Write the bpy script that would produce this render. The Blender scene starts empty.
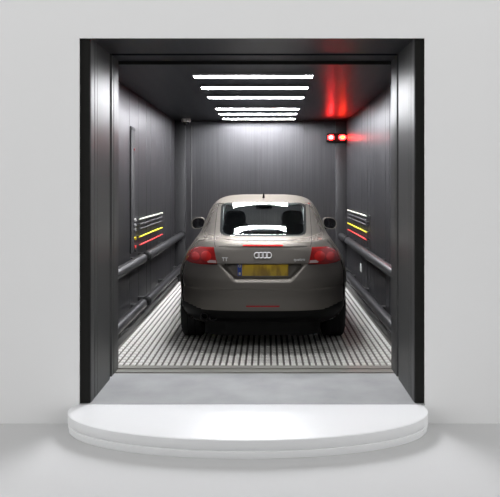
import bpy, bmesh, math, random
import numpy as np
from mathutils import Vector, Matrix

random.seed(7)
SC = bpy.context.scene
COL = SC.collection

# ---------------------------------------------------------------- camera, world, exposure
CZ = 1.70                      # eye height above the lift floor
cam_d = bpy.data.cameras.new('camera')
cam = bpy.data.objects.new('camera', cam_d)
COL.objects.link(cam)
cam.location = (0, 0, CZ)
cam.rotation_euler = (math.pi / 2, 0, 0)
cam_d.sensor_width = 36.0
cam_d.lens = 46.8
cam_d.shift_x = -17.0 / 500
cam_d.shift_y = -64.5 / 500
cam_d.clip_start = 0.05
cam_d.clip_end = 200
SC.camera = cam

WORLD_L = 2.78                 # studio light from above and both sides; the room behind the viewer is dark
wd = bpy.data.worlds.new('world')
SC.world = wd
wd.use_nodes = True
_nt = wd.node_tree
_bg = _nt.nodes['Background']
_tc = _nt.nodes.new('ShaderNodeTexCoord')
_sp = _nt.nodes.new('ShaderNodeSeparateXYZ')
_nt.links.new(_tc.outputs['Generated'], _sp.inputs[0])
_mr = _nt.nodes.new('ShaderNodeMapRange')
_mr.interpolation_type = 'SMOOTHSTEP'
_mr.inputs['From Min'].default_value = -0.88
_mr.inputs['From Max'].default_value = -0.70
_mr.inputs['To Min'].default_value = 0.02
_mr.inputs['To Max'].default_value = WORLD_L
_nt.links.new(_sp.outputs['Y'], _mr.inputs['Value'])
_zr = _nt.nodes.new('ShaderNodeMapRange')
_zr.inputs['From Min'].default_value = 0.0
_zr.inputs['From Max'].default_value = 1.0
_zr.inputs['To Min'].default_value = 1.0
_zr.inputs['To Max'].default_value = 0.04
_nt.links.new(_sp.outputs['Z'], _zr.inputs['Value'])
_mm = _nt.nodes.new('ShaderNodeMath'); _mm.operation = 'MULTIPLY'
_nt.links.new(_mr.outputs[0], _mm.inputs[0])
_nt.links.new(_zr.outputs[0], _mm.inputs[1])
_nt.links.new(_mm.outputs[0], _bg.inputs['Strength'])
_bg.inputs['Color'].default_value = (1.0, 1.0, 1.0, 1)

SC.view_settings.view_transform = 'Standard'
SC.view_settings.look = 'None'
SC.view_settings.exposure = 0.0
SC.view_settings.gamma = 1.0
SC.view_settings.use_curve_mapping = False

LAMP_L = 100.0                  # ceiling lamps of the lift
RED_L = 150.0                   # red warning lamp


# ---------------------------------------------------------------- helpers
def mat(name, color, rough=0.5, metal=0.0, spec=0.5, coat=0.0, aniso=0.0, emit=None, estr=0.0,
        streak=0.0, streak_scale=(60, 60, 0.7), noise=0.0, noise_scale=4.0, bump=0.0, tangent=None):
    m = bpy.data.materials.new(name)
    m.use_nodes = True
    nt = m.node_tree
    b = nt.nodes['Principled BSDF']
    b.inputs['Base Color'].default_value = (*color, 1)
    b.inputs['Roughness'].default_value = rough
    b.inputs['Metallic'].default_value = metal
    b.inputs['Specular IOR Level'].default_value = spec
    b.inputs['Coat Weight'].default_value = coat
    b.inputs['Coat Roughness'].default_value = 0.1
    b.inputs['Anisotropic'].default_value = aniso
    if tangent:
        t = nt.nodes.new('ShaderNodeTangent')
        t.direction_type = 'RADIAL'
        t.axis = tangent
        nt.links.new(t.outputs[0], b.inputs['Tangent'])
    if emit:
        b.inputs['Emission Color'].default_value = (*emit, 1)
        b.inputs['Emission Strength'].default_value = estr
    if streak or noise or bump:
        tc = nt.nodes.new('ShaderNodeTexCoord')
        mp = nt.nodes.new('ShaderNodeMapping')
        nt.links.new(tc.outputs['Object'], mp.inputs['Vector'])
        if streak:
            mp.inputs['Scale'].default_value = streak_scale
            sc = 1.0
        else:
            sc = noise_scale
        n = nt.nodes.new('ShaderNodeTexNoise')
        n.inputs['Scale'].default_value = sc
        n.inputs['Detail'].default_value = 5
        nt.links.new(mp.outputs[0], n.inputs['Vector'])
        amt = streak or noise
        if amt:
            r = nt.nodes.new('ShaderNodeMapRange')
            r.inputs['From Min'].default_value = 0.3
            r.inputs['From Max'].default_value = 0.7
            r.inputs['To Min'].default_value = 1 - amt
            r.inputs['To Max'].default_value = 1 + amt
            nt.links.new(n.outputs['Fac'], r.inputs['Value'])
            mx = nt.nodes.new('ShaderNodeVectorMath')
            mx.operation = 'SCALE'
            mx.inputs[0].default_value = color
            nt.links.new(r.outputs[0], mx.inputs['Scale'])
            nt.links.new(mx.outputs[0], b.inputs['Base Color'])
        if streak:
            r2 = nt.nodes.new('ShaderNodeMath')
            r2.operation = 'MULTIPLY'
            r2.inputs[1].default_value = rough
            nt.links.new(r.outputs[0], r2.inputs[0])
            nt.links.new(r2.outputs[0], b.inputs['Roughness'])
        if bump:
            bp = nt.nodes.new('ShaderNodeBump')
            bp.inputs['Strength'].default_value = bump
            bp.inputs['Distance'].default_value = 0.01
            nt.links.new(n.outputs['Fac'], bp.inputs['Height'])
            nt.links.new(bp.outputs[0], b.inputs['Normal'])
    return m


def glass_mat(name, tint, refl=1.0):
    m = bpy.data.materials.new(name)
    m.use_nodes = True
    nt = m.node_tree
    for n in list(nt.nodes):
        if n.type != 'OUTPUT_MATERIAL':
            nt.nodes.remove(n)
    out = [n for n in nt.nodes if n.type == 'OUTPUT_MATERIAL'][0]
    tr = nt.nodes.new('ShaderNodeBsdfTransparent')
    tr.inputs[0].default_value = (*tint, 1)
    gl = nt.nodes.new('ShaderNodeBsdfGlossy')
    gl.inputs['Roughness'].default_value = 0.02
    lw = nt.nodes.new('ShaderNodeLayerWeight')
    pw = nt.nodes.new('ShaderNodeMath'); pw.operation = 'POWER'; pw.inputs[1].default_value = 4.6
    fr = nt.nodes.new('ShaderNodeMath'); fr.operation = 'MULTIPLY_ADD'
    fr.inputs[1].default_value = 0.96; fr.inputs[2].default_value = 0.04
    nt.links.new(lw.outputs['Facing'], pw.inputs[0])
    nt.links.new(pw.outputs[0], fr.inputs[0])
    mx = nt.nodes.new('ShaderNodeMixShader')
    nt.links.new(fr.outputs[0], mx.inputs[0])
    nt.links.new(tr.outputs[0], mx.inputs[1])
    nt.links.new(gl.outputs[0], mx.inputs[2])
    nt.links.new(mx.outputs[0], out.inputs['Surface'])
    return m


class MB:
    """collects verts and faces, then links them as one mesh object"""
    def __init__(self):
        self.v, self.f, self.mi = [], [], []

    def add(self, verts, faces, mi=0):
        o = len(self.v)
        self.v += [tuple(p) for p in verts]
        self.f += [tuple(i + o for i in f) for f in faces]
        self.mi += [mi] * len(faces)
        return self

    def box(self, x0, x1, y0, y1, z0, z1, mi=0):
        v = [(x, y, z) for x in (x0, x1) for y in (y0, y1) for z in (z0, z1)]
        f = [(0, 1, 3, 2), (4, 6, 7, 5), (0, 4, 5, 1), (2, 3, 7, 6), (0, 2, 6, 4), (1, 5, 7, 3)]
        return self.add(v, f, mi)

    def prism(self, pts, lo, hi, axis='z', mi=0):
        """2-D outline extruded along an axis"""
        n = len(pts)
        def P(a, b, c):
            return {'z': (a, b, c), 'y': (a, c, b), 'x': (c, a, b)}[axis]
        v = [P(a, b, lo) for a, b in pts] + [P(a, b, hi) for a, b in pts]
        f = [(i, (i + 1) % n, n + (i + 1) % n, n + i) for i in range(n)]
        f += [tuple(range(n - 1, -1, -1)), tuple(range(n, 2 * n))]
        return self.add(v, f, mi)

    def rings(self, rings, close=True, cap=True, mi=0):
        n = len(rings[0])
        v = [p for r in rings for p in r]
        f = []
        for i in range(len(rings) - 1):
            for j in range(n if close else n - 1):
                k = (j + 1) % n
                f.append((i * n + j, i * n + k, (i + 1) * n + k, (i + 1) * n + j))
        if cap:
            f.append(tuple(range(n - 1, -1, -1)))
            f.append(tuple((len(rings) - 1) * n + j for j in range(n)))
        return self.add(v, f, mi)

    def tube(self, p0, p1, r, n=20, r1=None, cap=True, mi=0):
        p0, p1 = Vector(p0), Vector(p1)
        d = (p1 - p0).normalized()
        a = d.orthogonal().normalized()
        b = d.cross(a)
        r1 = r if r1 is None else r1
        rg = [[p + (a * math.cos(t) + b * math.sin(t)) * rr for t in np.linspace(0, 2 * math.pi, n, endpoint=False)]
              for p, rr in ((p0, r), (p1, r1))]
        return self.rings(rg, cap=cap, mi=mi)

    def lathe(self, prof, origin, axis='x', n=40, mi=0, closed=False):
        """profile (radius, along) turned about an axis through origin"""
        rg = []
        for t in np.linspace(0, 2 * math.pi, n, endpoint=False):
            c, s = math.cos(t), math.sin(t)
            row = []
            for r, a in prof:
                q = {'x': (a, r * c, r * s), 'y': (r * c, a, r * s), 'z': (r * c, r * s, a)}[axis]
                row.append((origin[0] + q[0], origin[1] + q[1], origin[2] + q[2]))
            rg.append(row)
        m = len(prof)
        v = [p for r in rg for p in r]
        f = []
        for i in range(n):
            k = (i + 1) % n
            for j in range(m if closed else m - 1):
                l = (j + 1) % m
                f.append((i * m + j, i * m + l, k * m + l, k * m + j))
        return self.add(v, f, mi)

    def torus(self, c, R, r, axis='y', n=32, m=10, mi=0):
        prof = [(R + r * math.cos(t), r * math.sin(t)) for t in np.linspace(0, 2 * math.pi, m, endpoint=False)]
        return self.lathe(prof, c, axis, n, mi, closed=True)

    def build(self, name, mats, parent=None, smooth=False, bevel=0.0, seg=2, off=(0, 0, 0), recalc=True, angle=40):
        me = bpy.data.meshes.new(name)
        v = [(p[0] - off[0], p[1] - off[1], p[2] - off[2]) for p in self.v]
        me.from_pydata(v, [], self.f)
        me.polygons.foreach_set('material_index', self.mi)
        bm = bmesh.new()
        bm.from_mesh(me)
        if recalc:
            bmesh.ops.recalc_face_normals(bm, faces=bm.faces)
        if bevel:
            es = [e for e in bm.edges if len(e.link_faces) == 2 and e.calc_face_angle(0) > 0.5]
            bmesh.ops.bevel(bm, geom=es, offset=bevel, segments=seg, profile=0.5, affect='EDGES')
        bm.to_mesh(me)
        bm.free()
        if not isinstance(mats, (list, tuple)):
            mats = [mats]
        for m in mats:
            me.materials.append(m)
        o = bpy.data.objects.new(name, me)
        COL.objects.link(o)
        if parent:
            o.parent = parent
        if smooth or bevel:
            me.polygons.foreach_set('use_smooth', [True] * len(me.polygons))
            bm = bmesh.new()
            bm.from_mesh(me)
            for e in bm.edges:
                e.smooth = not (len(e.link_faces) == 2 and e.calc_face_angle(0) > math.radians(angle))
            bm.to_mesh(me)
            bm.free()
        return o


def tag(o, label=None, cat=None, group=None, kind=None):
    if label: o['label'] = label
    if cat: o['category'] = cat
    if group: o['group'] = group
    if kind: o['kind'] = kind
    return o


def struct(o):
    o['kind'] = 'structure'
    return o


def thing(name, label, cat, loc, group=None):
    o = bpy.data.objects.new(name, None)
    o.empty_display_size = 0.1
    o.location = loc
    COL.objects.link(o)
    return tag(o, label, cat, group)


def pchip(xs, ys):
    """smooth monotone interpolation through points"""
    x, y = np.array(xs, float), np.array(ys, float)
    h = np.diff(x); d = np.diff(y) / h
    m = np.zeros_like(y)
    for i in range(1, len(x) - 1):
        if d[i - 1] * d[i] > 0:
            w1, w2 = 2 * h[i] + h[i - 1], h[i] + 2 * h[i - 1]
            m[i] = (w1 + w2) / (w1 / d[i - 1] + w2 / d[i])
    m[0], m[-1] = d[0], d[-1]
    def f(t):
        t = min(max(t, x[0]), x[-1])
        i = int(min(max(np.searchsorted(x, t) - 1, 0), len(h) - 1))
        s = (t - x[i]) / h[i]
        return float((1 + 2 * s) * (1 - s) ** 2 * y[i] + s * (1 - s) ** 2 * h[i] * m[i]
                     + s * s * (3 - 2 * s) * y[i + 1] + s * s * (s - 1) * h[i] * m[i + 1])
    return f


def sstep(a, b, t):
    s = min(max((t - a) / (b - a), 0), 1)
    return s * s * (3 - 2 * s)


# ---------------------------------------------------------------- materials of the setting
M_grey = mat('grey_backdrop', (0.80, 0.80, 0.80), 1.0, spec=0.0)
M_ground = mat('grey_studio_floor', (0.63, 0.63, 0.63), 1.0, spec=0.0)
M_white = mat('white_podium', (0.83, 0.835, 0.84), 0.35, spec=0.3)
M_steel = mat('dark_steel_wall', (0.104, 0.103, 0.109), 0.42, metal=0.9, aniso=0.6, tangent='Z', streak=0.14)
M_post = mat('brushed_steel_post', (0.155, 0.155, 0.155), 0.44, metal=0.95, aniso=0.8, tangent='Z', streak=0.10, streak_scale=(90, 90, .5))
M_dark = mat('dark_painted_frame', (0.010, 0.010, 0.009), 0.5, spec=0.15)
M_ceil = mat('dark_ceiling_sheet', (0.034, 0.037, 0.046), 0.33, metal=0.75, aniso=0.3, streak=0.05, streak_scale=(9, .8, 9))
M_conc = mat('pale_concrete', (0.34, 0.345, 0.345), 0.75, spec=0.25, noise=0.10, noise_scale=3.0)
M_pad = mat('tread_metal_bright', (0.74, 0.73, 0.70), 0.4, metal=0.05)
M_base = mat('tread_metal_dark', (0.15, 0.14, 0.126), 0.6, metal=0.2)
M_sill = mat('sill_metal', (0.36, 0.35, 0.32), 0.4, metal=0.6, streak=0.1, streak_scale=(1, 60, 60))
M_kerb = mat('kerb_strip_grey', (.13, .13, .125), 0.5, metal=0.5)
M_black = mat('black_rubber', (0.012, 0.012, 0.012), 0.6, spec=0.3)

# ---------------------------------------------------------------- setting
XC = -0.112                                   # middle of the lift
OH = 1.257                                    # half width of the doorway
WH = 1.50                                     # half width of the cabin
YW, YB = 5.02, 11.40                          # grey wall, back wall of the cabin
GZ = -0.15                                    # studio ground
XL, XR = XC - WH, XC + WH
ZC = 2.81                                     # cabin ceiling
HX0, HX1, HZ = -1.452, 1.220, 2.8275          # hole in the grey wall

# studio ground and grey wall with its opening
g = MB(); g.box(-14, 14, -1, YW + 0.02, GZ - 0.1, GZ)
struct(g.build('ground', M_ground))
w = MB()
w.box(-14, HX0, YW, YW + 0.02, GZ, 9)
w.box(HX1, 14, YW, YW + 0.02, GZ, 9)
w.box(HX0, HX1, YW, YW + 0.02, HZ, 9)
w.box(HX0, HX1, YW, YW + 0.02, GZ, -0.01)
struct(w.build('wall_front', M_grey))

# concrete landing and metal sill
f = MB(); f.box(HX0, HX1, YW + .001, 5.835, GZ + .01, 0)
struct(f.build('floor_landing', M_conc))
f = MB(); f.box(HX0, HX1, 5.83, 5.872, GZ, -0.03, 1)
f.box(HX0, HX1, 5.87, 5.965, GZ, 0.0)
f.box(HX0, HX1, 5.965, 5.985, GZ, -0.012)
f.box(HX0, HX1, 5.985, 6.075, GZ, 0.004)
struct(f.build('trim_sill', [M_sill, M_black]))

# tread floor: raised bright pads on a darker sheet
f = MB(); f.box(XL, XR, 6.075, YB + .05, GZ, -0.004, 1)
px, py = 0.0605, 0.10
nx = int((2 * 1.44) / px); ny = int((YB - 6.09) / py)
x0 = XC - nx * px / 2
for i in range(nx):
    for j in range(ny):
        cx, cy = x0 + (i + .5) * px, 6.09 + (j + .5) * py
        a, b = 0.0205, 0.037
        v = [(cx - a, cy - b, -.004), (cx + a, cy - b, -.004), (cx + a, cy + b, -.004), (cx - a, cy + b, -.004)]
        s = .006
        v += [(cx - a + s, cy - b + s, .004), (cx + a - s, cy - b + s, .004), (cx + a - s, cy + b - s, .004), (cx - a + s, cy + b - s, .004)]
        f.add(v, [(4, 5, 6, 7), (0, 1, 5, 4), (1, 2, 6, 5), (2, 3, 7, 6), (3, 0, 4, 7)], 0)
struct(f.build('floor', [M_pad, M_base]))


def panel_profile(a0, a1, base, inward, pitch, jitter, depth=0.002):
    """wall section made of panels with narrow joints; returns (along, across) points"""
    pts = []
    n = max(1, round((a1 - a0) / pitch))
    st = (a1 - a0) / n
    for i in range(n):
        s, e = a0 + i * st, a0 + (i + 1) * st
        d0, d1 = random.uniform(-jitter, jitter), random.uniform(-jitter, jitter)
        pts += [(s + .004, base + inward * d0), (e - .004, base + inward * d1)]
        if i < n - 1:
            pts += [(e - .002, base - inward * depth), (e + .002, base - inward * depth)]
    return pts

for side, xw, sg in (('left', XL, 1), ('right', XR, -1)):
    pr = panel_profile(6.0, YB, xw, sg, 0.27, 0.0022)
    pts = [(p[1], p[0]) for p in pr] + [(xw - sg * .1, YB), (xw - sg * .1, 6.0)]
    m = MB(); m.prism(pts, GZ, ZC + .12)
    struct(m.build('wall_' + side, M_steel))
    b = MB(); b.box(min(xw, xw + sg * .058), max(xw, xw + sg * .058), 6.08, YB, -.004, 0.075)
    struct(b.build('baseboard_' + side, M_kerb, bevel=.004))
pr = panel_profile(XL, XR, YB, -1, 0.385, 0.0022)
m = MB(); m.prism(pr + [(XR, YB + .1), (XL, YB + .1)], GZ, ZC + .12)
struct(m.build('wall_back', M_steel))
for k, (sg, xw) in enumerate(((1, XL), (-1, XR))):
    m = MB(); m.box(min(xw, xw + sg * .19), max(xw, xw + sg * .19), YB - .06, YB + .01, -.004, ZC)
    struct(m.build('trim_corner_post', mat('corner_post_steel', (.06, .06, .062), .5, metal=.6, streak=.12), bevel=.004))

# cabin ceiling with a rim
c = MB(); c.box(XL - .1, XR + .1, 6.05, YB + .1, ZC, ZC + .1)
for yy in (7.95, 9.0, 10.0):
    pass
struct(c.build('ceiling', M_ceil))

# doorway: posts, lintel, cabin front returns
PY0 = YW + .02
for sg in (-1, 1):
    xi = XC + sg * OH
    xo = XC + sg * 1.80
    def bx(m, a, b, y0, y1, z0, z1, mi=0):
        m.box(min(a, b), max(a, b), y0, y1, z0, z1, mi)
    m = MB()
    bx(m, xi + sg * .004, xo, PY0 + .002, PY0 + .02, GZ, 3.2, 1)          # dark face towards the viewer
    bx(m, xi, xo, PY0 + .02, 5.16, GZ, 3.0, 0)
    bx(m, xi + sg * .01, xo, 5.16, 5.175, GZ, 3.0, 1)
    bx(m, xi, xo, 5.175, 5.24, GZ, 3.0, 0)
    bx(m, xi + sg * .006, xo, 5.24, 5.247, GZ, 3.0, 1)
    bx(m, xi, xo, 5.247, 5.66, GZ, 3.0, 0)
    struct(m.build('door_post', [M_post, M_dark]))
    m = MB()
    bx(m, xi + sg * .07, xo, 5.66, 5.74, GZ, 3.0, 1)                      # slot the sliding leaf runs in
    bx(m, xi - sg * .0, xo, 5.74, 5.80, GZ, 3.0, 0)
    bx(m, xi + sg * .012, xo, 5.80, 5.815, GZ, 3.0, 1)
    bx(m, xi - sg * .0, xo, 5.815, 5.99, GZ, 3.0, 0)
    bx(m, xi + sg * .01, xo, 5.99, 6.02, GZ, 3.0, 1)
    struct(m.build('trim_door_jamb', [M_post, M_dark]))
m = MB()
m.box(HX0 - .1, HX1 + .1, PY0 + .002, 5.66, 2.835, 3.2)
m.box(HX0 - .1, HX1 + .1, 5.74, 6.00, 2.835, 3.2)
m.box(HX0 - .1, HX1 + .1, 5.66, 5.74, 2.86, 3.2)
m.box(HX0 - .3, HX1 + .3, 6.00, 6.06, 2.90, 3.2)
struct(m.build('trim_lintel', M_ceil))
m = MB(); m.box(HX0, HX1, 6.03, 6.05, ZC, 2.95)
struct(m.build('trim_ceiling_edge', M_dark))

# ---------------------------------------------------------------- podium
def ellipse_part(levels, n=96):
    """levels: (a, b, z); outline cut off at the grey wall"""
    cy, cx = 4.93, -0.143
    rg = []
    for a, b, z in levels:
        a -= .03
        t0 = math.asin(min(1, (YW - cy - .001) / b))
        ts = np.linspace(-t0 - 0, math.pi + t0, n)        # front half plus the strip up to the wall
        rg.append([(cx + a * math.cos(t), cy - b * math.sin(t), z) for t in ts])
    return MB().rings(rg)

pod = thing('display_podium', 'low white half round display podium of two slabs against the grey wall', 'podium', (-.143, 4.7, GZ))
po = (-.143, 4.7, GZ)
ellipse_part([(1.378, .572, -.090), (1.386, .577, -.085), (1.386, .610, -.008), (1.380, .606, -.004), (1.372, .598, -.002)]).build('top_slab', M_white, pod, smooth=True, off=po, angle=50)
ellipse_part([(1.374, .558, GZ), (1.380, .562, GZ + .006), (1.386, .573, -.097), (1.378, .567, -.090)]).build('base_slab', M_white, pod, smooth=True, off=po, angle=50)

# ---------------------------------------------------------------- ceiling lamps
M_lampframe = mat('lamp_rim', (.30, .30, .31), .4, metal=.6)
M_lamp = mat('lamp_diffuser', (.9, .9, .9), .4, emit=(.96, .965, 1.0), estr=LAMP_L)
M_lamp_dim = mat('lamp_diffuser_dimmed', (.9, .9, .9), .4, emit=(.96, .965, 1.0), estr=LAMP_L * .55)  # doorway lamp set weaker on purpose, to deepen the shadow behind the car
lamp_y = [6.60, 7.375, 8.19, 9.44, 10.11, 10.88]
ordn = ['nearest the doorway', 'second from the doorway', 'third from the doorway', 'fourth from the doorway',
        'fifth from the doorway', 'farthest in by the back wall']
LX = -.14
for i, y in enumerate(lamp_y):
    t = thing('ceiling_light', 'long white glowing ceiling light, %s of the six' % ordn[i], 'light', (LX, y, ZC), 'long ceiling lights')
    m = MB(); m.box(-.612, .612, -.098, -.088, -.024, 0); m.box(-.612, .612, .088, .098, -.024, 0)
    m.box(-.612, -.6, -.088, .088, -.024, 0); m.box(.6, .612, -.088, .088, -.024, 0)
    m.build('frame', M_lampframe, t)
    m = MB(); m.box(-.6, .6, -.088, .088, -.020, -.002)
    m.build('diffuser', M_lamp if i else M_lamp_dim, t)

# ---------------------------------------------------------------- wall fittings
M_rail = mat('dark_grey_bumper_plastic', (.022, .022, .023), .36, spec=.4, noise=.05)
M_bracket = mat('bracket_steel', (.12, .12, .12), .4, metal=.8)

def rail(side, lvl, y0, y1, label, dx=0.0, dz=0.0):
    sg = 1 if side == 'left' else -1
    xw = XL if side == 'left' else XR
    z = {'upper': .80, 'lower': .25}[lvl] + dz
    x = xw + sg * (.105 + dx)
    r = .056
    t = thing('bumper_rail', label, 'rail', (x, y0, z), 'bumper rails along the walls')
    m = MB()
    prof = [(r, y0 + .03)] + [(r, y1 - .03)]
    m.tube((0, .03, 0), (0, y1 - y0 - .03, 0), r, 28, cap=False)
    m.build('tube', M_rail, t, smooth=True, recalc=False)
    for a, b in ((.03, 0), (y1 - y0 - .03, y1 - y0)):
        m = MB(); d = 1 if b > a else -1
        m.lathe([(r + .003, a), (r + .003, a + d * .012), (r * .8, b - d * .004), (r * .5, b), (0.0005, b)], (0, 0, 0), 'y', 28)
        m.build('end_cap', M_black, t, smooth=True)
    n = max(2, int((y1 - y0) / 1.4) + 1)
    for k in range(n):
        yy = .18 + (y1 - y0 - .36) * k / (n - 1)
        m = MB(); a, b = sorted((-sg * (.105 + dx), -sg * .03))
        m.box(a, b, yy - .03, yy + .03, -.025, .025)
        m.build('bracket', M_bracket, t)

rail('left', 'upper', 6.12, 7.90, 'upper dark grey bumper rail on left wall, short length next to the doorway')
rail('left', 'upper', 7.96, 11.3, 'upper dark grey bumper rail on left wall, long length beside the car', .03, .015)
rail('left', 'lower', 6.12, 7.90, 'lower dark grey bumper rail on left wall, short length next to the doorway')
rail('left', 'lower', 7.96, 11.3, 'lower dark grey bumper rail on left wall, long length beside the car', .03, .015)
rail('right', 'upper', 6.12, 10.36, 'upper dark grey bumper rail on right wall, long length from the doorway')
rail('right', 'upper', 10.52, 11.3, 'upper dark grey bumper rail on right wall, short length behind the car')
rail('right', 'lower', 6.12, 10.36, 'lower dark grey bumper rail on right wall, long length from the doorway')
rail('right', 'lower', 10.52, 11.3, 'lower dark grey bumper rail on right wall, short length behind the car')

bar_defs = [('white', 1.268, (.70, .74, .62)), ('grey', 1.207, (.07, .07, .073)), ('grey', 1.15, (.07, .07, .073)),
            ('yellow', 1.052, (.85, .78, .04)), ('red', .950, (.72, .045, .045))]
bar_lab = ['topmost pale white bar', 'grey bar just under the white bar', 'grey bar just above the yellow bar', 'yellow bar', 'red bar lowest of the five']
M_bars = [mat(n + '_bar_paint', c, .4) for n, z, c in bar_defs]
for side, xw, sg in (('left', XL, 1), ('right', XR, -1)):
    for k, (n, z, c) in enumerate(bar_defs):
        t = thing('wall_bar', '%s mounted on the %s wall above the bumper rail' % (bar_lab[k], side), 'bar', (xw, 7.97 if side == 'left' else 8.75, z), 'coloured bars on the side walls')
        LB = 1.72 if side == 'left' else 2.0
        m = MB(); m.tube((sg * .05, 0, 0), (sg * .05, LB, 0), .0105, 14)
        m.build('rod', M_bars[k], t, smooth=True)
        for yy in (.06, LB / 2, LB - .06):
            m = MB(); m.tube((0, yy, 0), (sg * .042, yy, 0), .009, 10)
            m.build('standoff', M_bracket, t, smooth=True)

# control column on the left wall
t = thing('control_column', 'tall narrow dark control column with small coloured buttons on left wall', 'control panel', (XL, 7.75, .88))
m = MB(); m.box(0, .018, -.11, .11, 0, 1.50); m.build('faceplate', mat('column_plate', (.028, .028, .029), .6, spec=.25), t, bevel=.004)
m = MB(); m.box(.018, .024, -.09, .09, 1.455, 1.48); m.build('slot', M_black, t)
m = MB(); m.tube((.016, .04, 1.235), (.028, .04, 1.235), .014, 16); m.build('indicator', mat('red_indicator', (.35, .03, .03), .35), t, smooth=True)
bl = [('pale button', (.62, .62, .60)), ('grey button', (.30, .30, .30)), ('grey button', (.30, .30, .30)), ('yellow button', (.75, .60, .04)), ('red button', (.70, .06, .06))]
for (lb, c), z in zip(bl, (1.268, 1.207, 1.15, 1.045, .945)):
    m = MB(); m.tube((.016, .07, z - .88), (.036, .07, z - .88), .021, 16)
    tag(m.build('button', mat('button_' + lb.split()[0], c, .4), t, smooth=True), lb)
m = MB(); m.tube((.016, .07, -.025 + .05), (.04, .07, -.025 + .05), .022, 16)
m.build('key_switch', M_bracket, t, smooth=True)

# white plate on the right wall
t = thing('wall_plate', 'small white plate on right wall between the two bumper rails', 'switch plate', (XR, 9.57, .47))
m = MB(); m.box(-.012, 0, -.055, .055, -.06, .06); m.build('plate', mat('white_plastic', (.8, .8, .78), .4), t, bevel=.004)
m = MB(); m.box(-.018, -.011, -.02, .02, -.03, .03); m.build('rocker', mat('white_plastic_rocker', (.72, .72, .70), .4), t)

# security camera in the left back corner
t = thing('security_camera', 'small pale dome camera hanging from ceiling in the left back corner', 'camera', (-1.37, 11.0, ZC))
m = MB(); m.lathe([(.0005, 0), (.075, 0), (.08, -.012), (.08, -.05), (.066, -.062), (.0005, -.062)], (0, 0, -.0), 'z', 28)
m.build('housing', mat('pale_housing', (.62, .61, .56), .45), t, smooth=True)
m = MB(); m.lathe([(.055, -.062), (.053, -.08), (.04, -.102), (.02, -.115), (.0005, -.118)], (0, 0, 0), 'z', 24)
m.build('dome', mat('smoked_dome', (.015, .015, .017), .1), t, smooth=True)
m = MB(); m.tube((-1.325, YB - .012, 1.0), (-1.325, YB - .012, 2.72), .008, 10)
tag(m.build('cable_conduit', mat('conduit_grey', (.07, .07, .07), .6), smooth=True), 'thin grey conduit running down the back wall below the dome camera', 'conduit')

# red warning light in the right back corner
t = thing('warning_light', 'glowing red twin warning light on back wall in the right corner', 'light', (1.21, 11.25, 2.506))
m = MB(); m.box(-.17, .17, 0, .16, -.075, .075); m.build('housing', M_dark, t, bevel=.008)
M_redlens = mat('red_lens', (.5, .02, .02), .3, emit=(1, .012, .012), estr=RED_L * .26)
M_redcore = mat('red_core', (.5, .02, .02), .3, emit=(1, .05, .05), estr=RED_L)
M_ambcore = mat('amber_core', (.5, .02, .02), .3, emit=(1, .10, .006), estr=RED_L * .22)
for dx, ww, mc in ((-.104, .055, M_redcore), (.095, .065, M_ambcore)):
    m = MB()
    m.rings([[(dx + ww * k * math.cos(a), yy, .045 * k * math.sin(a)) for a in np.linspace(0, 2 * math.pi, 28, endpoint=False)]
             for k, yy in ((1, -.0), (1, -.02), (.8, -.04), (.62, -.045))])
    ln = m.build('lens', M_redlens, t, smooth=True)
    m = MB()
    m.rings([[(dx + ww * k * math.cos(a), yy, .045 * k * math.sin(a)) for a in np.linspace(0, 2 * math.pi, 24, endpoint=False)]
             for k, yy in ((.45, -.045), (.35, -.058), (.15, -.062))])
    m.build('bulb', mc, ln, smooth=True)

# ---------------------------------------------------------------- the car
CY = 2.1
CAR_LOC = (-.042, 6.5 + CY, 0)
OFF = (0, CY, 0)
M_paint = mat('warm_grey_metallic_paint', (.196, .182, .164), .60, metal=1.0, coat=.05)
M_paint.node_tree.nodes['Principled BSDF'].inputs['Specular Tint'].default_value = (.12, .12, .12, 1)
M_inner = mat('dark_cabin_trim', (.03, .03, .032), .7)
M_lining = mat('pale_headlining', (.42, .44, .44), .9)
M_blackp = mat('black_valance_plastic', (.005, .005, .005), .55, spec=.12)
M_seam = mat('black_seam', (.008, .008, .008), .6, spec=.2)
M_glass = glass_mat('tinted_glass', (.86, .90, .89))
M_chrome = mat('chrome', (.72, .72, .72), .42, metal=.4)
M_tail = mat('red_lens_plastic', (.20, .007, .007), .25, spec=.35)
M_tail2 = mat('red_lamp_bright', (.38, .013, .012), .25, spec=.35)
M_tail3 = mat('reverse_lamp_lens', (.36, .28, .27), .25)
M_tyre = mat('tyre_rubber', (.012, .012, .012), .75, spec=.25)
M_alloy = mat('alloy_rim', (.45, .45, .46), .3, metal=.9)
M_seat = mat('dark_seat_cloth', (.12, .124, .13), .8, noise=.1, noise_scale=30)

fw = pchip([.22, .30, .42, .60, .75, .84, .93, .98, 1.037, 1.136, 1.257, 1.41, 1.50, 1.535, 1.555, 1.562],
           [.80, .862, .892, .900, .893, .880, .855, .832, .795, .742, .708, .648, .58, .50, .38, .27])
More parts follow.
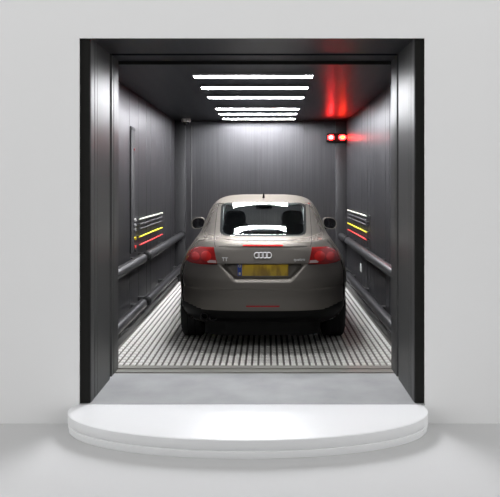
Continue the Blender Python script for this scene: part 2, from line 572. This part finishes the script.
# tail profile: below the lid, then the glass with its slope easing off towards the roof
_tz = [.22, .30, .36, .45, .55, .632, .645, .72, .80, .90, 1.00, 1.055, 1.078, 1.098, 1.12]
_ty = [.30, .13, .05, .006, .0, .014, .0, .003, .022, .046, .084, .107, .122, .148, .27]
_slope = pchip([1.146, 1.20, 1.225, 1.26, 1.30, 1.36, 1.42, 1.465], [26.4, 26.1, 25.3, 23.2, 21.8, 20.2, 18.7, 18.0])
_y, _z = .42, 1.155
while _z < 1.4621:
    if len(_tz) < 16 or _z - _tz[-1] > .0149:
        _tz.append(_z); _ty.append(_y)
    _y += .0004; _z += .0004 * math.tan(math.radians(_slope(_z)))
_tz += [1.463, 1.50, 1.53, 1.55, 1.562]
_ty += [_y, _y + .28, _y + .52, _y + .67, _y + .78]
fyr = pchip(_tz, _ty)
fyf = pchip([.22, .35, .50, .65, .75, .85, .92, .98, 1.03, 1.10, 1.20, 1.30, 1.40, 1.467, 1.50, 1.53, 1.55, 1.562],
            [4.03, 4.12, 4.18, 4.17, 4.10, 3.90, 3.55, 3.2, 3.03, 2.93, 2.80, 2.66, 2.55, 2.47, 2.41, 2.33, 2.25, 2.17])
fn = pchip([.2, 1.0, 1.1, 1.5, 1.6], [3.0, 3.0, 2.7, 2.5, 2.2])


def fc(z):
    return min(.80 + .15 * sstep(1.0, 1.2, z), .46 * (fyf(z) - fyr(z)))


def recess(x, z):
    """hollow around the number plate, with a sloping ledge at its foot and sides"""
    x = abs(x)
    zt, zb, ht, hb = .892, .712, .448, .283
    d_top = zt - z
    d_bot = z - zb
    nx_, nz_ = (zt - zb), -(ht - hb)
    l = math.hypot(nx_, nz_)
    d_dia = -((x - hb) * nx_ + (z - zb) * nz_) / l
    k = .018
    h = max(k - abs(d_bot - d_dia), 0) / k
    d = min(d_bot, d_dia) - h * h * k * .25
    q = min(max(d / .045, 0), 1)
    return .060 * sstep(0, .014, d_top) * (.75 * q + .25 * q * q * (3 - 2 * q))


def rear_y(x, z):
    w_, c_, n_ = fw(z), fc(z), fn(z)
    u = min(abs(x) / w_, 1.0)
    return fyr(z) + c_ * (1 - (1 - u ** n_) ** (1 / n_)) + recess(x, z)


def bulge(y, z):
    b = .030 * math.exp(-((y - .86) / .36) ** 2) * math.exp(-((z - .74) / .15) ** 2)
    return b + .028 * math.exp(-((y - 3.33) / .36) ** 2) * math.exp(-((z - .70) / .15) ** 2)


WY = (0.845, 3.33)             # axle positions
WR = .345


def surf_row(z):
    """half outline at height z from the middle of the tail to the middle of the nose"""
    w_, c_, n_, yr, yf = fw(z), fc(z), fn(z), fyr(z), fyf(z)
    cf = min(1.0, .46 * (yf - yr))
    pts = []
    for u in np.linspace(0, .86, 62):
        pts.append((u * w_, yr + c_ * (1 - (1 - u ** n_) ** (1 / n_))))
    v0 = (1 - .86 ** n_) ** (1 / n_)
    for v in np.linspace(v0, 0, 22)[1:]:
        pts.append((w_ * (1 - v ** n_) ** (1 / n_), yr + c_ * (1 - v)))
    for y in np.linspace(yr + c_, yf - cf, 62)[1:]:
        pts.append((w_, y))
    for a in np.linspace(0, math.pi / 2, 34)[1:]:
        pts.append((w_ * math.cos(a) ** (2 / 2.6), yf - cf + cf * math.sin(a) ** (2 / 2.6)))
    out = []
    for x, y in pts:
        if y < 1.2 and x < .6:
            y += recess(x, z)
        x += bulge(y, z) * (x / w_) ** 4
        for wy in WY:                                  # wheel arches
            d = math.hypot(y - wy, z - WR)
            k = 1 - sstep(WR + .045, WR + .065, d)
            if k > 0 and x > .5:
                x = x + (.60 - x) * k
        out.append((x, y, z))
    return out


# glazing outlines on the shell
def rw_half(z):
    return .470 + (.502 - .470) * (z - 1.155) / .312

RZ0, RZ1 = 1.146, 1.470


def in_rear_window(x, y, z, grow=0.0):
    if not (RZ0 - grow * .4 < z < RZ1 + grow * .4) or y > 2.0:
        return False
    return abs(x) < rw_half(z) + grow and y < rear_y(min(abs(x), .6), z) + .08


def in_side_window(x, y, z):
    lo = 1.12
    hi = 1.44
    if not (lo < z < hi):
        return False
    y0 = 1.32 + (z - lo) * .95
    y1 = 2.86 - (z - lo) * 1.45
    return y0 < y < y1 and abs(x) > fw(z) * .80


def in_screen(x, y, z):
    return 1.10 < z < 1.46 and y > 2.2 and abs(x) < fw(z) * .78


zs = list(np.arange(.22, 1.04, .0115)) + list(np.arange(1.04, 1.13, .006)) + list(np.arange(1.13, 1.50, .0085))
zs += [1.50 + .062 * (1 - (1 - t) ** 2) for t in np.linspace(0, 1, 13)]
rows = []
for z in zs:
    h = surf_row(z)
    rows.append([(-x, y, z) for x, y, z in h[::-1]][:-1] + h)   # nose left ... tail ... nose right
N = len(rows[0])
verts = [p for r in rows for p in r]
groups = {'body': [], 'rear_bumper': [], 'rear_valance': []}
for i in range(len(rows) - 1):
    for j in range(N):
        k = (j + 1) % N
        idx = (i * N + j, i * N + k, (i + 1) * N + k, (i + 1) * N + j)
        c = np.mean([verts[q] for q in idx], axis=0)
        if in_rear_window(*c, grow=-.022) or in_side_window(*c) or in_screen(*c):
            continue
        if c[1] < .62 and c[2] < .425 + .05 * sstep(.55, .85, abs(c[0])) and c[1] < .40:
            groups['rear_valance'].append(idx)
        elif c[1] < .45 and c[2] < .885:
            groups['rear_bumper'].append(idx)
        else:
            groups['body'].append(idx)
top = len(rows) - 1
groups['body'].append(tuple(top * N + j for j in range(N)))

car = thing('car', 'warm grey metallic coupe car parked inside the lift with its tail to the doorway', 'car', CAR_LOC)


def shell_part(name, faces, mats):
    used = sorted({q for f in faces for q in f})
    mp = {q: i for i, q in enumerate(used)}
    m = MB(); m.add([verts[q] for q in used], [[mp[q] for q in f] for f in faces])
    o = m.build(name, mats, car, smooth=True, off=OFF, recalc=True, angle=60)
    # faces must look outward
    me = o.data
    cpt = Vector((0, 2.0 - CY, .8))
    s = sum(1 if p.normal.dot(p.center - cpt) > 0 else -1 for p in me.polygons)
    if s < 0:
        me.flip_normals()
    return o

body = shell_part('body', groups['body'], [M_paint, M_lining])
sol = body.modifiers.new('thick', 'SOLIDIFY')
sol.thickness = .018; sol.offset = -1; sol.material_offset = 1; sol.material_offset_rim = 1
shell_part('rear_bumper', groups['rear_bumper'], [M_paint])
shell_part('rear_valance', groups['rear_valance'], [M_blackp])
m = MB()
ub = surf_row(.30)
pts = [(-min(x * .93, .60), y) for x, y, z in ub[::-1]][:-1] + [(min(x * .93, .60), y) for x, y, z in ub]
m.prism([(x, min(max(y, .16), 4.0)) for x, y in pts], .15, .30)
m.build('underbody', M_blackp, car, off=OFF)


def patch(name, top_, bot, material, parent=None, off_=.006, nu=24, nv=10, u0=0.0, u1=1.0, skirt=.02, depth=None, flip=False):
    """panel lying on the tail: (x, z) top and bottom edges as functions of u"""
    if depth is None:
        depth = rear_y
    V, F = [], []
    for j in range(nv + 1):
        for i in range(nu + 1):
            u = u0 + (u1 - u0) * i / nu
            a, b = top_(u), bot(u)
            s = j / nv
            x, z = a[0] + (b[0] - a[0]) * s, a[1] + (b[1] - a[1]) * s
            V.append((x, depth(x, z) - off_, z + off_ * (.6 if z > 1.09 else 0)))
    for j in range(nv):
        for i in range(nu):
            q = j * (nu + 1) + i
            F.append((q, q + 1, q + nu + 2, q + nu + 1))
    if skirt:
        loop = [i for i in range(nu + 1)] + [j * (nu + 1) + nu for j in range(1, nu and nv + 1)]
        loop += [nv * (nu + 1) + i for i in range(nu - 1, -1, -1)] + [j * (nu + 1) for j in range(nv - 1, 0, -1)]
        o = len(V)
        V += [(V[q][0], V[q][1] + skirt, V[q][2] - (skirt * .6 if V[q][2] > 1.09 else 0)) for q in loop]
        L = len(loop)
        F += [(loop[i], loop[(i + 1) % L], o + (i + 1) % L, o + i) for i in range(L)]
    m = MB(); m.add(V, F)
    ob = m.build(name, material, parent or car, smooth=True, off=OFF, angle=50)
    return ob


# rear window: rounded glass and a black border ring
def round_quad(n_side, shrink):
    """rounded outline of the rear window in (x, z), counter clockwise"""
    z0, z1 = RZ0 + shrink * .35, RZ1 - shrink * .35
    pts = []
    rr, rz = .085 - shrink * .4, .045 - shrink * .2
    for cxs, zc, a0 in ((1, z0, -90), (1, z1, 0), (-1, z1, 90), (-1, z0, 180)):
        top_c = zc == z1
        zc_ = z1 - rz if top_c else z0 + rz
        xc_ = (rw_half(zc) - shrink - rr) * cxs
        for k in range(9):
            a = math.radians(a0 + 90 * k / 8)
            pts.append((xc_ + rr * math.cos(a), zc_ + rz * math.sin(a)))
    # subdivide the long runs so the ring follows the curved shell
    out = []
    for i in range(len(pts)):
        p, q = pts[i], pts[(i + 1) % len(pts)]
        n = max(1, int(max(abs(p[0] - q[0]) / .04, abs(p[1] - q[1]) / .012)))
        for k in range(n):
            out.append((p[0] + (q[0] - p[0]) * k / n, p[1] + (q[1] - p[1]) * k / n))
    return out


def on_tail(x, z, o):
    return (x, rear_y(x, z) - o * .45, z + o)

outer = round_quad(1, -.004)
V, F = [], []
def frac_ring(s):
    cx_, cz_ = 0, (RZ0 + RZ1) / 2
    return [(x * (1 - s), cz_ + (z - cz_) * (1 - s)) for x, z in outer]
L = len(outer)
ringsq = [frac_ring(s) for s in np.linspace(0, .99, 34)]
m = MB()
for r in ringsq:
    m.v += [on_tail(x, z, .005) for x, z in r]
for i in range(len(ringsq) - 1):
    for j in range(L):
        k = (j + 1) % L
        m.f.append((i * L + j, i * L + k, (i + 1) * L + k, (i + 1) * L + j)); m.mi.append(0)
m.f.append(tuple((len(ringsq) - 1) * L + j for j in range(L))); m.mi.append(0)
rwin = m.build('rear_window', M_glass, car, smooth=True, off=OFF, angle=80)
m = MB()
sx = [0, .03, .06, .085]
seal = []
for q, s in enumerate(sx):
    cz_ = (RZ0 + RZ1) / 2
    seal.append([on_tail(x * (1 - s * .75), cz_ + (z - cz_) * (1 - s * .75), .002) for x, z in outer])
m.rings(seal, cap=False)
m.build('window_seal', M_seam, rwin, smooth=True, off=OFF)
# demister dark band is part of the seal; parcel shelf below

# windscreen and side windows
m = MB()
V, F = [], []
nu, nv = 24, 12
for j in range(nv + 1):
    z = 1.09 + .385 * j / nv
    for i in range(nu + 1):
        x = (i / nu * 2 - 1) * fw(z) * .80
        yf = fyf(z); cf = min(1.0, .46 * (yf - fyr(z)))
        u = abs(x) / fw(z)
        V.append((x, yf - cf + cf * (1 - u ** 2.6) ** (1 / 2.6) - .004, z))
for j in range(nv):
    for i in range(nu):
        q = j * (nu + 1) + i
        F.append((q, q + 1, q + nu + 2, q + nu + 1))
m.add(V, F)
m.build('windscreen', M_glass, car, smooth=True, off=OFF)
for sg in (-1, 1):
    V, F = [], []
    for j in range(nv + 1):
        z = 1.11 + .34 * j / nv
        y0, y1 = 1.30 + (z - 1.12) * .95, 2.88 - (z - 1.12) * 1.45
        for i in range(nu + 1):
            y = y0 + (y1 - y0) * i / nu
            w_, n_, c_ = fw(z), fn(z), fc(z)
            yr, yf = fyr(z), fyf(z)
            cf = min(1.0, .46 * (yf - yr))
            if y < yr + c_:
                x = w_ * max(0, 1 - (1 - (y - yr) / c_) ** n_) ** (1 / n_)
            elif y > yf - cf:
                x = w_ * max(0, 1 - ((y - yf + cf) / cf) ** 2.6) ** (1 / 2.6)
            else:
                x = w_
            V.append((sg * (x - .004), y, z))
    for j in range(nv):
        for i in range(nu):
            q = j * (nu + 1) + i
            F.append((q, q + 1, q + nu + 2, q + nu + 1))
    m = MB(); m.add(V, F)
    m.build('side_window', M_glass, car, smooth=True, off=OFF)

# tail lights
for sg in (-1, 1):
    def top_(u, sg=sg):
        x = .505 + (.800 - .505) * u
        z = 1.050 - .010 * u - .055 * max(0, u - .55) ** 1.3 / .45 ** 1.3
        return (sg * x, z)
    def bot(u, sg=sg):
        x = .462 + (.832 - .462) * u
        return (sg * x, .892 - .012 * math.sin(u * math.pi) + .035 * max(0, u - .8))
    tl = patch('tail_light', top_, bot, M_tail, car, .007, 28, 12)
    for (ux, uz, rr) in ((.30, .52, .058), (.66, .55, .050)):
        a, b = top_(ux), bot(ux)
        cx_, cz_ = a[0] + (b[0] - a[0]) * uz, a[1] + (b[1] - a[1]) * uz
        m = MB()
        rg = []
        for s, o in ((1, .006), (1, .013), (.75, .016), (.05, .019)):
            rg.append([(cx_ + rr * s * math.cos(q), rear_y(cx_ + rr * s * math.cos(q), cz_ + rr * s * .85 * math.sin(q)) - o, cz_ + rr * s * .85 * math.sin(q))
                       for q in np.linspace(0, 2 * math.pi, 28, endpoint=False)])
        m.rings(rg)
        tag(m.build('lamp_ring', M_tail2, tl, smooth=True, off=OFF), 'brighter red round lamp')
    def rt(u): return (sg * (.478 + .095 * u), .925)
    def rb(u): return (sg * (.470 + .09 * u), .900)
    tag(patch('reverse_lamp', rt, rb, M_tail3, tl, .012, 6, 3), 'pale reverse lamp')

# lid details
patch('brake_light', lambda u: (-.205 + .41 * u, 1.081), lambda u: (-.205 + .41 * u, 1.067), mat('brake_red', (.52, .02, .02), .7, spec=.08), car, .005, 16, 3)
patch('spoiler_seam', lambda u: (-.60 + .145 + .91 * u, 1.0625), lambda u: (-.455 + .91 * u, 1.0575), M_seam, car, .002, 40, 1, skirt=.006)
for sg in (-1, 1):     # gap between lid and wing, from window corner to the lamp and down to the bumper
    a = (sg * .525, 1.150); b = (sg * .487, 1.055)
    patch('lid_gap', lambda u, sg=sg: (sg * (.553 - .028 * u), 1.462 - .312 * u), lambda u, sg=sg: (sg * (.559 - .028 * u), 1.462 - .312 * u), M_seam, car, .002, 30, 1, skirt=.005)
    patch('lid_gap', lambda u, a=a, b=b: (a[0] + (b[0] - a[0]) * u, a[1] + (b[1] - a[1]) * u),
          lambda u, a=a, b=b, sg=sg: (a[0] + sg * .006 + (b[0] - a[0]) * u, a[1] + (b[1] - a[1]) * u), M_seam, car, .002, 24, 1, skirt=.005)
# bumper seam under the lamps
for sg in (-1, 1):
    patch('bumper_seam', lambda u, sg=sg: (sg * (.46 + .39 * u), .886), lambda u, sg=sg: (sg * (.46 + .39 * u), .881), M_seam, car, .002, 30, 1, skirt=.005)

# number plate
yp = rear_y(0, .83) - .012
m = MB(); m.box(-.258, .258, yp - .008, yp + .008, .771, .902)
def plate_mat():
    mm = mat('yellow_plate', (.5, .40, .015), .4)
    nt = mm.node_tree; bs = nt.nodes['Principled BSDF']
    tc = nt.nodes.new('ShaderNodeTexCoord'); mp = nt.nodes.new('ShaderNodeMapping')
    mp.inputs['Scale'].default_value = (14, 1, 5)
    ns = nt.nodes.new('ShaderNodeTexNoise'); ns.inputs['Scale'].default_value = 1.3; ns.inputs['Detail'].default_value = 1
    rp = nt.nodes.new('ShaderNodeValToRGB')
    rp.color_ramp.elements[0].position = .36; rp.color_ramp.elements[0].color = (.27, .16, .010, 1)
    rp.color_ramp.elements[1].position = .56; rp.color_ramp.elements[1].color = (.50, .33, .016, 1)
    nt.links.new(tc.outputs['Object'], mp.inputs[0]); nt.links.new(mp.outputs[0], ns.inputs['Vector'])
    nt.links.new(ns.outputs['Fac'], rp.inputs[0]); nt.links.new(rp.outputs[0], bs.inputs['Base Color'])
    return mm
pl = m.build('number_plate', plate_mat(), car, off=OFF, bevel=.003)
pl['label'] = 'yellow number plate with blurred characters'
m = MB(); m.box(-.256, -.212, yp - .011, yp - .006, .773, .900)
bd = m.build('country_band', mat('blue_band', (.012, .05, .30), .4), pl, off=OFF)
m = MB()
for k in range(12):
    a = k * math.pi / 6
    m.tube((-.234 + .012 * math.cos(a), yp - .0125, .872 + .012 * math.sin(a)), (-.234 + .012 * math.cos(a), yp - .011, .872 + .012 * math.sin(a)), .0028, 8)
m.build('star_ring', mat('band_yellow', (.7, .6, .1), .5), pl, off=OFF)
m = MB(); m.box(-.243, -.225, yp - .0125, yp - .0105, .782, .806)
m.build('country_mark', mat('band_cream', (.55, .52, .30), .5), pl, off=OFF)

# badge of four linked rings
m = MB()
ze = .980
for k in range(4):
    xk = (k - 1.5) * .0405
    m.torus((xk, 0, ze), .0265, .0050, 'y', 36, 10)
m.v = [(x, y * .7 + rear_y(x, z) - .006, z) for x, y, z in m.v]
m.build('ring_emblem', M_chrome, car, smooth=True, off=OFF, angle=80)


def lettering(name, text, x, z, size):
    cu = bpy.data.curves.new(name, 'FONT')
    cu.body = text; cu.size = size; cu.extrude = .002; cu.align_x = 'CENTER'; cu.align_y = 'CENTER'
    o = bpy.data.objects.new(name + '_tmp', cu); COL.objects.link(o)
    bpy.context.view_layer.update()
    me = bpy.data.meshes.new_from_object(o.evaluated_get(bpy.context.evaluated_depsgraph_get()))
    bpy.data.objects.remove(o)
    for v in me.vertices:
        X, Y, Z = v.co
        xx, zz = x + X, z + Y
        v.co = (xx, rear_y(xx, zz) - .003 - Z - CY, zz)
    me.materials.clear(); me.materials.append(M_chrome)
    ob = bpy.data.objects.new(name, me); COL.objects.link(ob); ob.parent = car
    return ob
lettering('badge_letters', 'TT', -.385, .935, .05)
lettering('badge_letters', 'quattro', .37, .935, .038)

# fog reflector, exhausts, aerial
patch('fog_reflector', lambda u: (-.17 + .34 * u, .484), lambda u: (-.165 + .33 * u, .468), mat('dark_red_reflector', (.30, .010, .012), .2), car, .004, 12, 2)
patch('bumper_crease', lambda u: (-.83 + 1.66 * u, .655), lambda u: (-.83 + 1.66 * u, .647), M_paint, car, .006, 60, 1, skirt=.008)
for xx in (-.60, -.505):
    m = MB()
    m.lathe([(.036, .42), (.042, .40), (.042, .12), (.038, .115), (.033, .13), (.033, .42)], (xx, 0, .345), 'y', 28)
    m.build('exhaust_pipe', M_bracket, car, smooth=True, off=OFF)
m = MB()
m.rings([[(.012 * k * math.cos(a), 1.62 + yy + .03 * k * math.sin(a), zz) for a in np.linspace(0, 2 * math.pi, 14, endpoint=False)]
         for k, yy, zz in ((1.3, 0, 1.525), (1.0, .0, 1.55), (.7, -.015, 1.57), (.35, -.035, 1.588))])
m.build('aerial', M_blackp, car, smooth=True, off=OFF)

# wing mirrors
for sg in (-1, 1):
    cx_, cy_, cz_ = sg * .925, 2.66, 1.150
    m = MB()
    rg = []
    for s, dy in ((.30, .13), (.70, .115), (.92, .07), (1.0, .0), (1.0, -.02), (.95, -.03), (.88, -.028), (.86, -.015), (.3, -.012)):
        rg.append([(cx_ + s * .098 * np.sign(math.cos(a)) * abs(math.cos(a)) ** .75, cy_ + dy,
                    cz_ + s * .082 * np.sign(math.sin(a)) * abs(math.sin(a)) ** .75 + s * .012 * math.cos(a) * -sg) for a in np.linspace(0, 2 * math.pi, 36, endpoint=False)])
    m.rings(rg)
    wm = m.build('wing_mirror', M_paint, car, smooth=True, off=OFF)
    m = MB()
    rg = []
    for s, dy in ((.85, -.016), (.84, -.020), (.2, -.022)):
        rg.append([(cx_ + s * .098 * np.sign(math.cos(a)) * abs(math.cos(a)) ** .75, cy_ + dy,
                    cz_ + s * .082 * np.sign(math.sin(a)) * abs(math.sin(a)) ** .75 + s * .012 * math.cos(a) * -sg) for a in np.linspace(0, 2 * math.pi, 36, endpoint=False)])
    m.rings(rg)
    m.build('mirror_glass', mat('mirror_dark', (.05, .05, .055), .08, metal=.9), wm, smooth=True, off=OFF)
    m = MB(); m.tube((cx_ - sg * .02, cy_ + .03, cz_ - .06), (sg * .735, cy_ + .07, 1.075), .026, 14, .03)
    m.build('mirror_foot', M_blackp, wm, smooth=True, off=OFF)

# wheels
for wy in WY:
    for sg in (-1, 1):
        xc = sg * .775
        prof = []
        hw = .122
        for a in np.linspace(-math.pi / 2, math.pi / 2, 15):
            pass
        R0, R1 = .235, WR
        prof = [(R0, -hw * .8), (R0 + .02, -hw * .95), (R0 + .06, -hw), (R1 - .03, -hw * .97), (R1 - .008, -hw * .86), (R1, -hw * .72),
                (R1, -hw * .36), (R1 - .008, -hw * .34), (R1 - .008, -hw * .28), (R1, -hw * .26),
                (R1, hw * .26), (R1 - .008, hw * .28), (R1 - .008, hw * .34), (R1, hw * .36),
                (R1, hw * .72), (R1 - .008, hw * .86), (R1 - .03, hw * .97), (R0 + .06, hw), (R0 + .02, hw * .95), (R0, hw * .8)]
        m = MB(); m.lathe(prof, (xc, wy, WR), 'x', 56, closed=True)
        ty = m.build('tyre', M_tyre, car, smooth=True, off=OFF, angle=35)
        m = MB()
        m.lathe([(R0 + .005, -.10 * sg), (R0 - .015, -.05 * sg), (R0 - .02, .05 * sg), (R0 - .008, .098 * sg), (R0 + .006, .10 * sg), (R0 + .004, .108 * sg), (R0 - .025, .09 * sg)], (xc, wy, WR), 'x', 56)
        for k in range(5):
            a = 2 * math.pi * k / 5 + .3
            d = Vector((0, math.cos(a), math.sin(a))); e = Vector((0, -math.sin(a), math.cos(a)))
            o = Vector((xc + sg * .075, wy, WR))
            rg = []
            for r_, wd_, xx in ((.03, .030, .02), (.12, .024, .018), (.222, .036, .0)):
                cpt = o + d * r_ + Vector((sg * xx, 0, 0))
                rg.append([cpt + e * wd_ + Vector((.012, 0, 0)), cpt - e * wd_ + Vector((.012, 0, 0)), cpt - e * wd_ - Vector((.012, 0, 0)), cpt + e * wd_ - Vector((.012, 0, 0))])
            m.rings(rg)
        m.tube((xc + sg * .04, wy, WR), (xc + sg * .108, wy, WR), .048, 24)
        m.build('rim', M_alloy, ty, smooth=True, off=OFF, angle=35)

# cabin inside
m = MB(); m.box(-.60, .60, 1.02, 1.75, .74, .78); m.box(-.56, .56, .50, 1.02, .98, 1.0); m.box(-.6, .6, .985, 1.02, .78, 1.0)
m.build('parcel_shelf', M_inner, car, off=OFF)
m = MB(); m.box(-.70, .70, 1.2, 3.2, .34, .38)
m.build('cabin_floor', M_inner, car, off=OFF)
for sg in (-1, 1):
    sx_ = sg * .365
    m = MB()
    rg = []
    for z, hw, y, th in ((.52, .24, 2.00, .16), (.70, .255, 1.95, .17), (.95, .25, 1.87, .15), (1.08, .22, 1.82, .12), (1.16, .16, 1.80, .10), (1.19, .125, 1.79, .095)):
        rg.append([(sx_ + hw * np.sign(math.cos(a)) * abs(math.cos(a)) ** .6, y + th * .5 * np.sign(math.sin(a)) * abs(math.sin(a)) ** .6, z) for a in np.linspace(0, 2 * math.pi, 28, endpoint=False)])
    m.rings(rg)
    st = m.build('seat', M_seat, car, smooth=True, off=OFF)
    m = MB()
    rg = []
    for z, hw, y, th in ((1.175, .10, 1.79, .08), (1.195, .128, 1.79, .10), (1.26, .140, 1.785, .11), (1.32, .130, 1.78, .10), (1.35, .10, 1.78, .08), (1.362, .04, 1.78, .04)):
        rg.append([(sx_ + hw * np.sign(math.cos(a)) * abs(math.cos(a)) ** .7, y + th * .5 * np.sign(math.sin(a)) * abs(math.sin(a)) ** .7, z) for a in np.linspace(0, 2 * math.pi, 28, endpoint=False)])
    m.rings(rg)
    m.build('headrest', M_seat, st, smooth=True, off=OFF)
    m = MB(); m.box(sx_ - .25, sx_ + .25, 1.98, 2.46, .40, .56)
    m.build('seat_cushion', M_seat, st, off=OFF, bevel=.04, seg=3)
m = MB(); m.box(-.66, .66, 2.72, 3.0, .80, 1.06)
m.build('dashboard', M_inner, car, off=OFF, bevel=.04, seg=3)
m = MB(); m.torus((-.365, 2.58, 1.02), .18, .016, 'y', 36, 10); m.tube((-.365, 2.58, 1.02), (-.365, 2.74, .98), .04, 16)
m.box(-.53, -.20, 2.57, 2.59, 1.005, 1.035)
m.build('steering_wheel', M_inner, car, smooth=True, off=OFF)
m = MB(); m.box(-.11, .11, 2.34, 2.36, 1.36, 1.42)
m.build('rear_view_mirror', M_inner, car, off=OFF, bevel=.01)
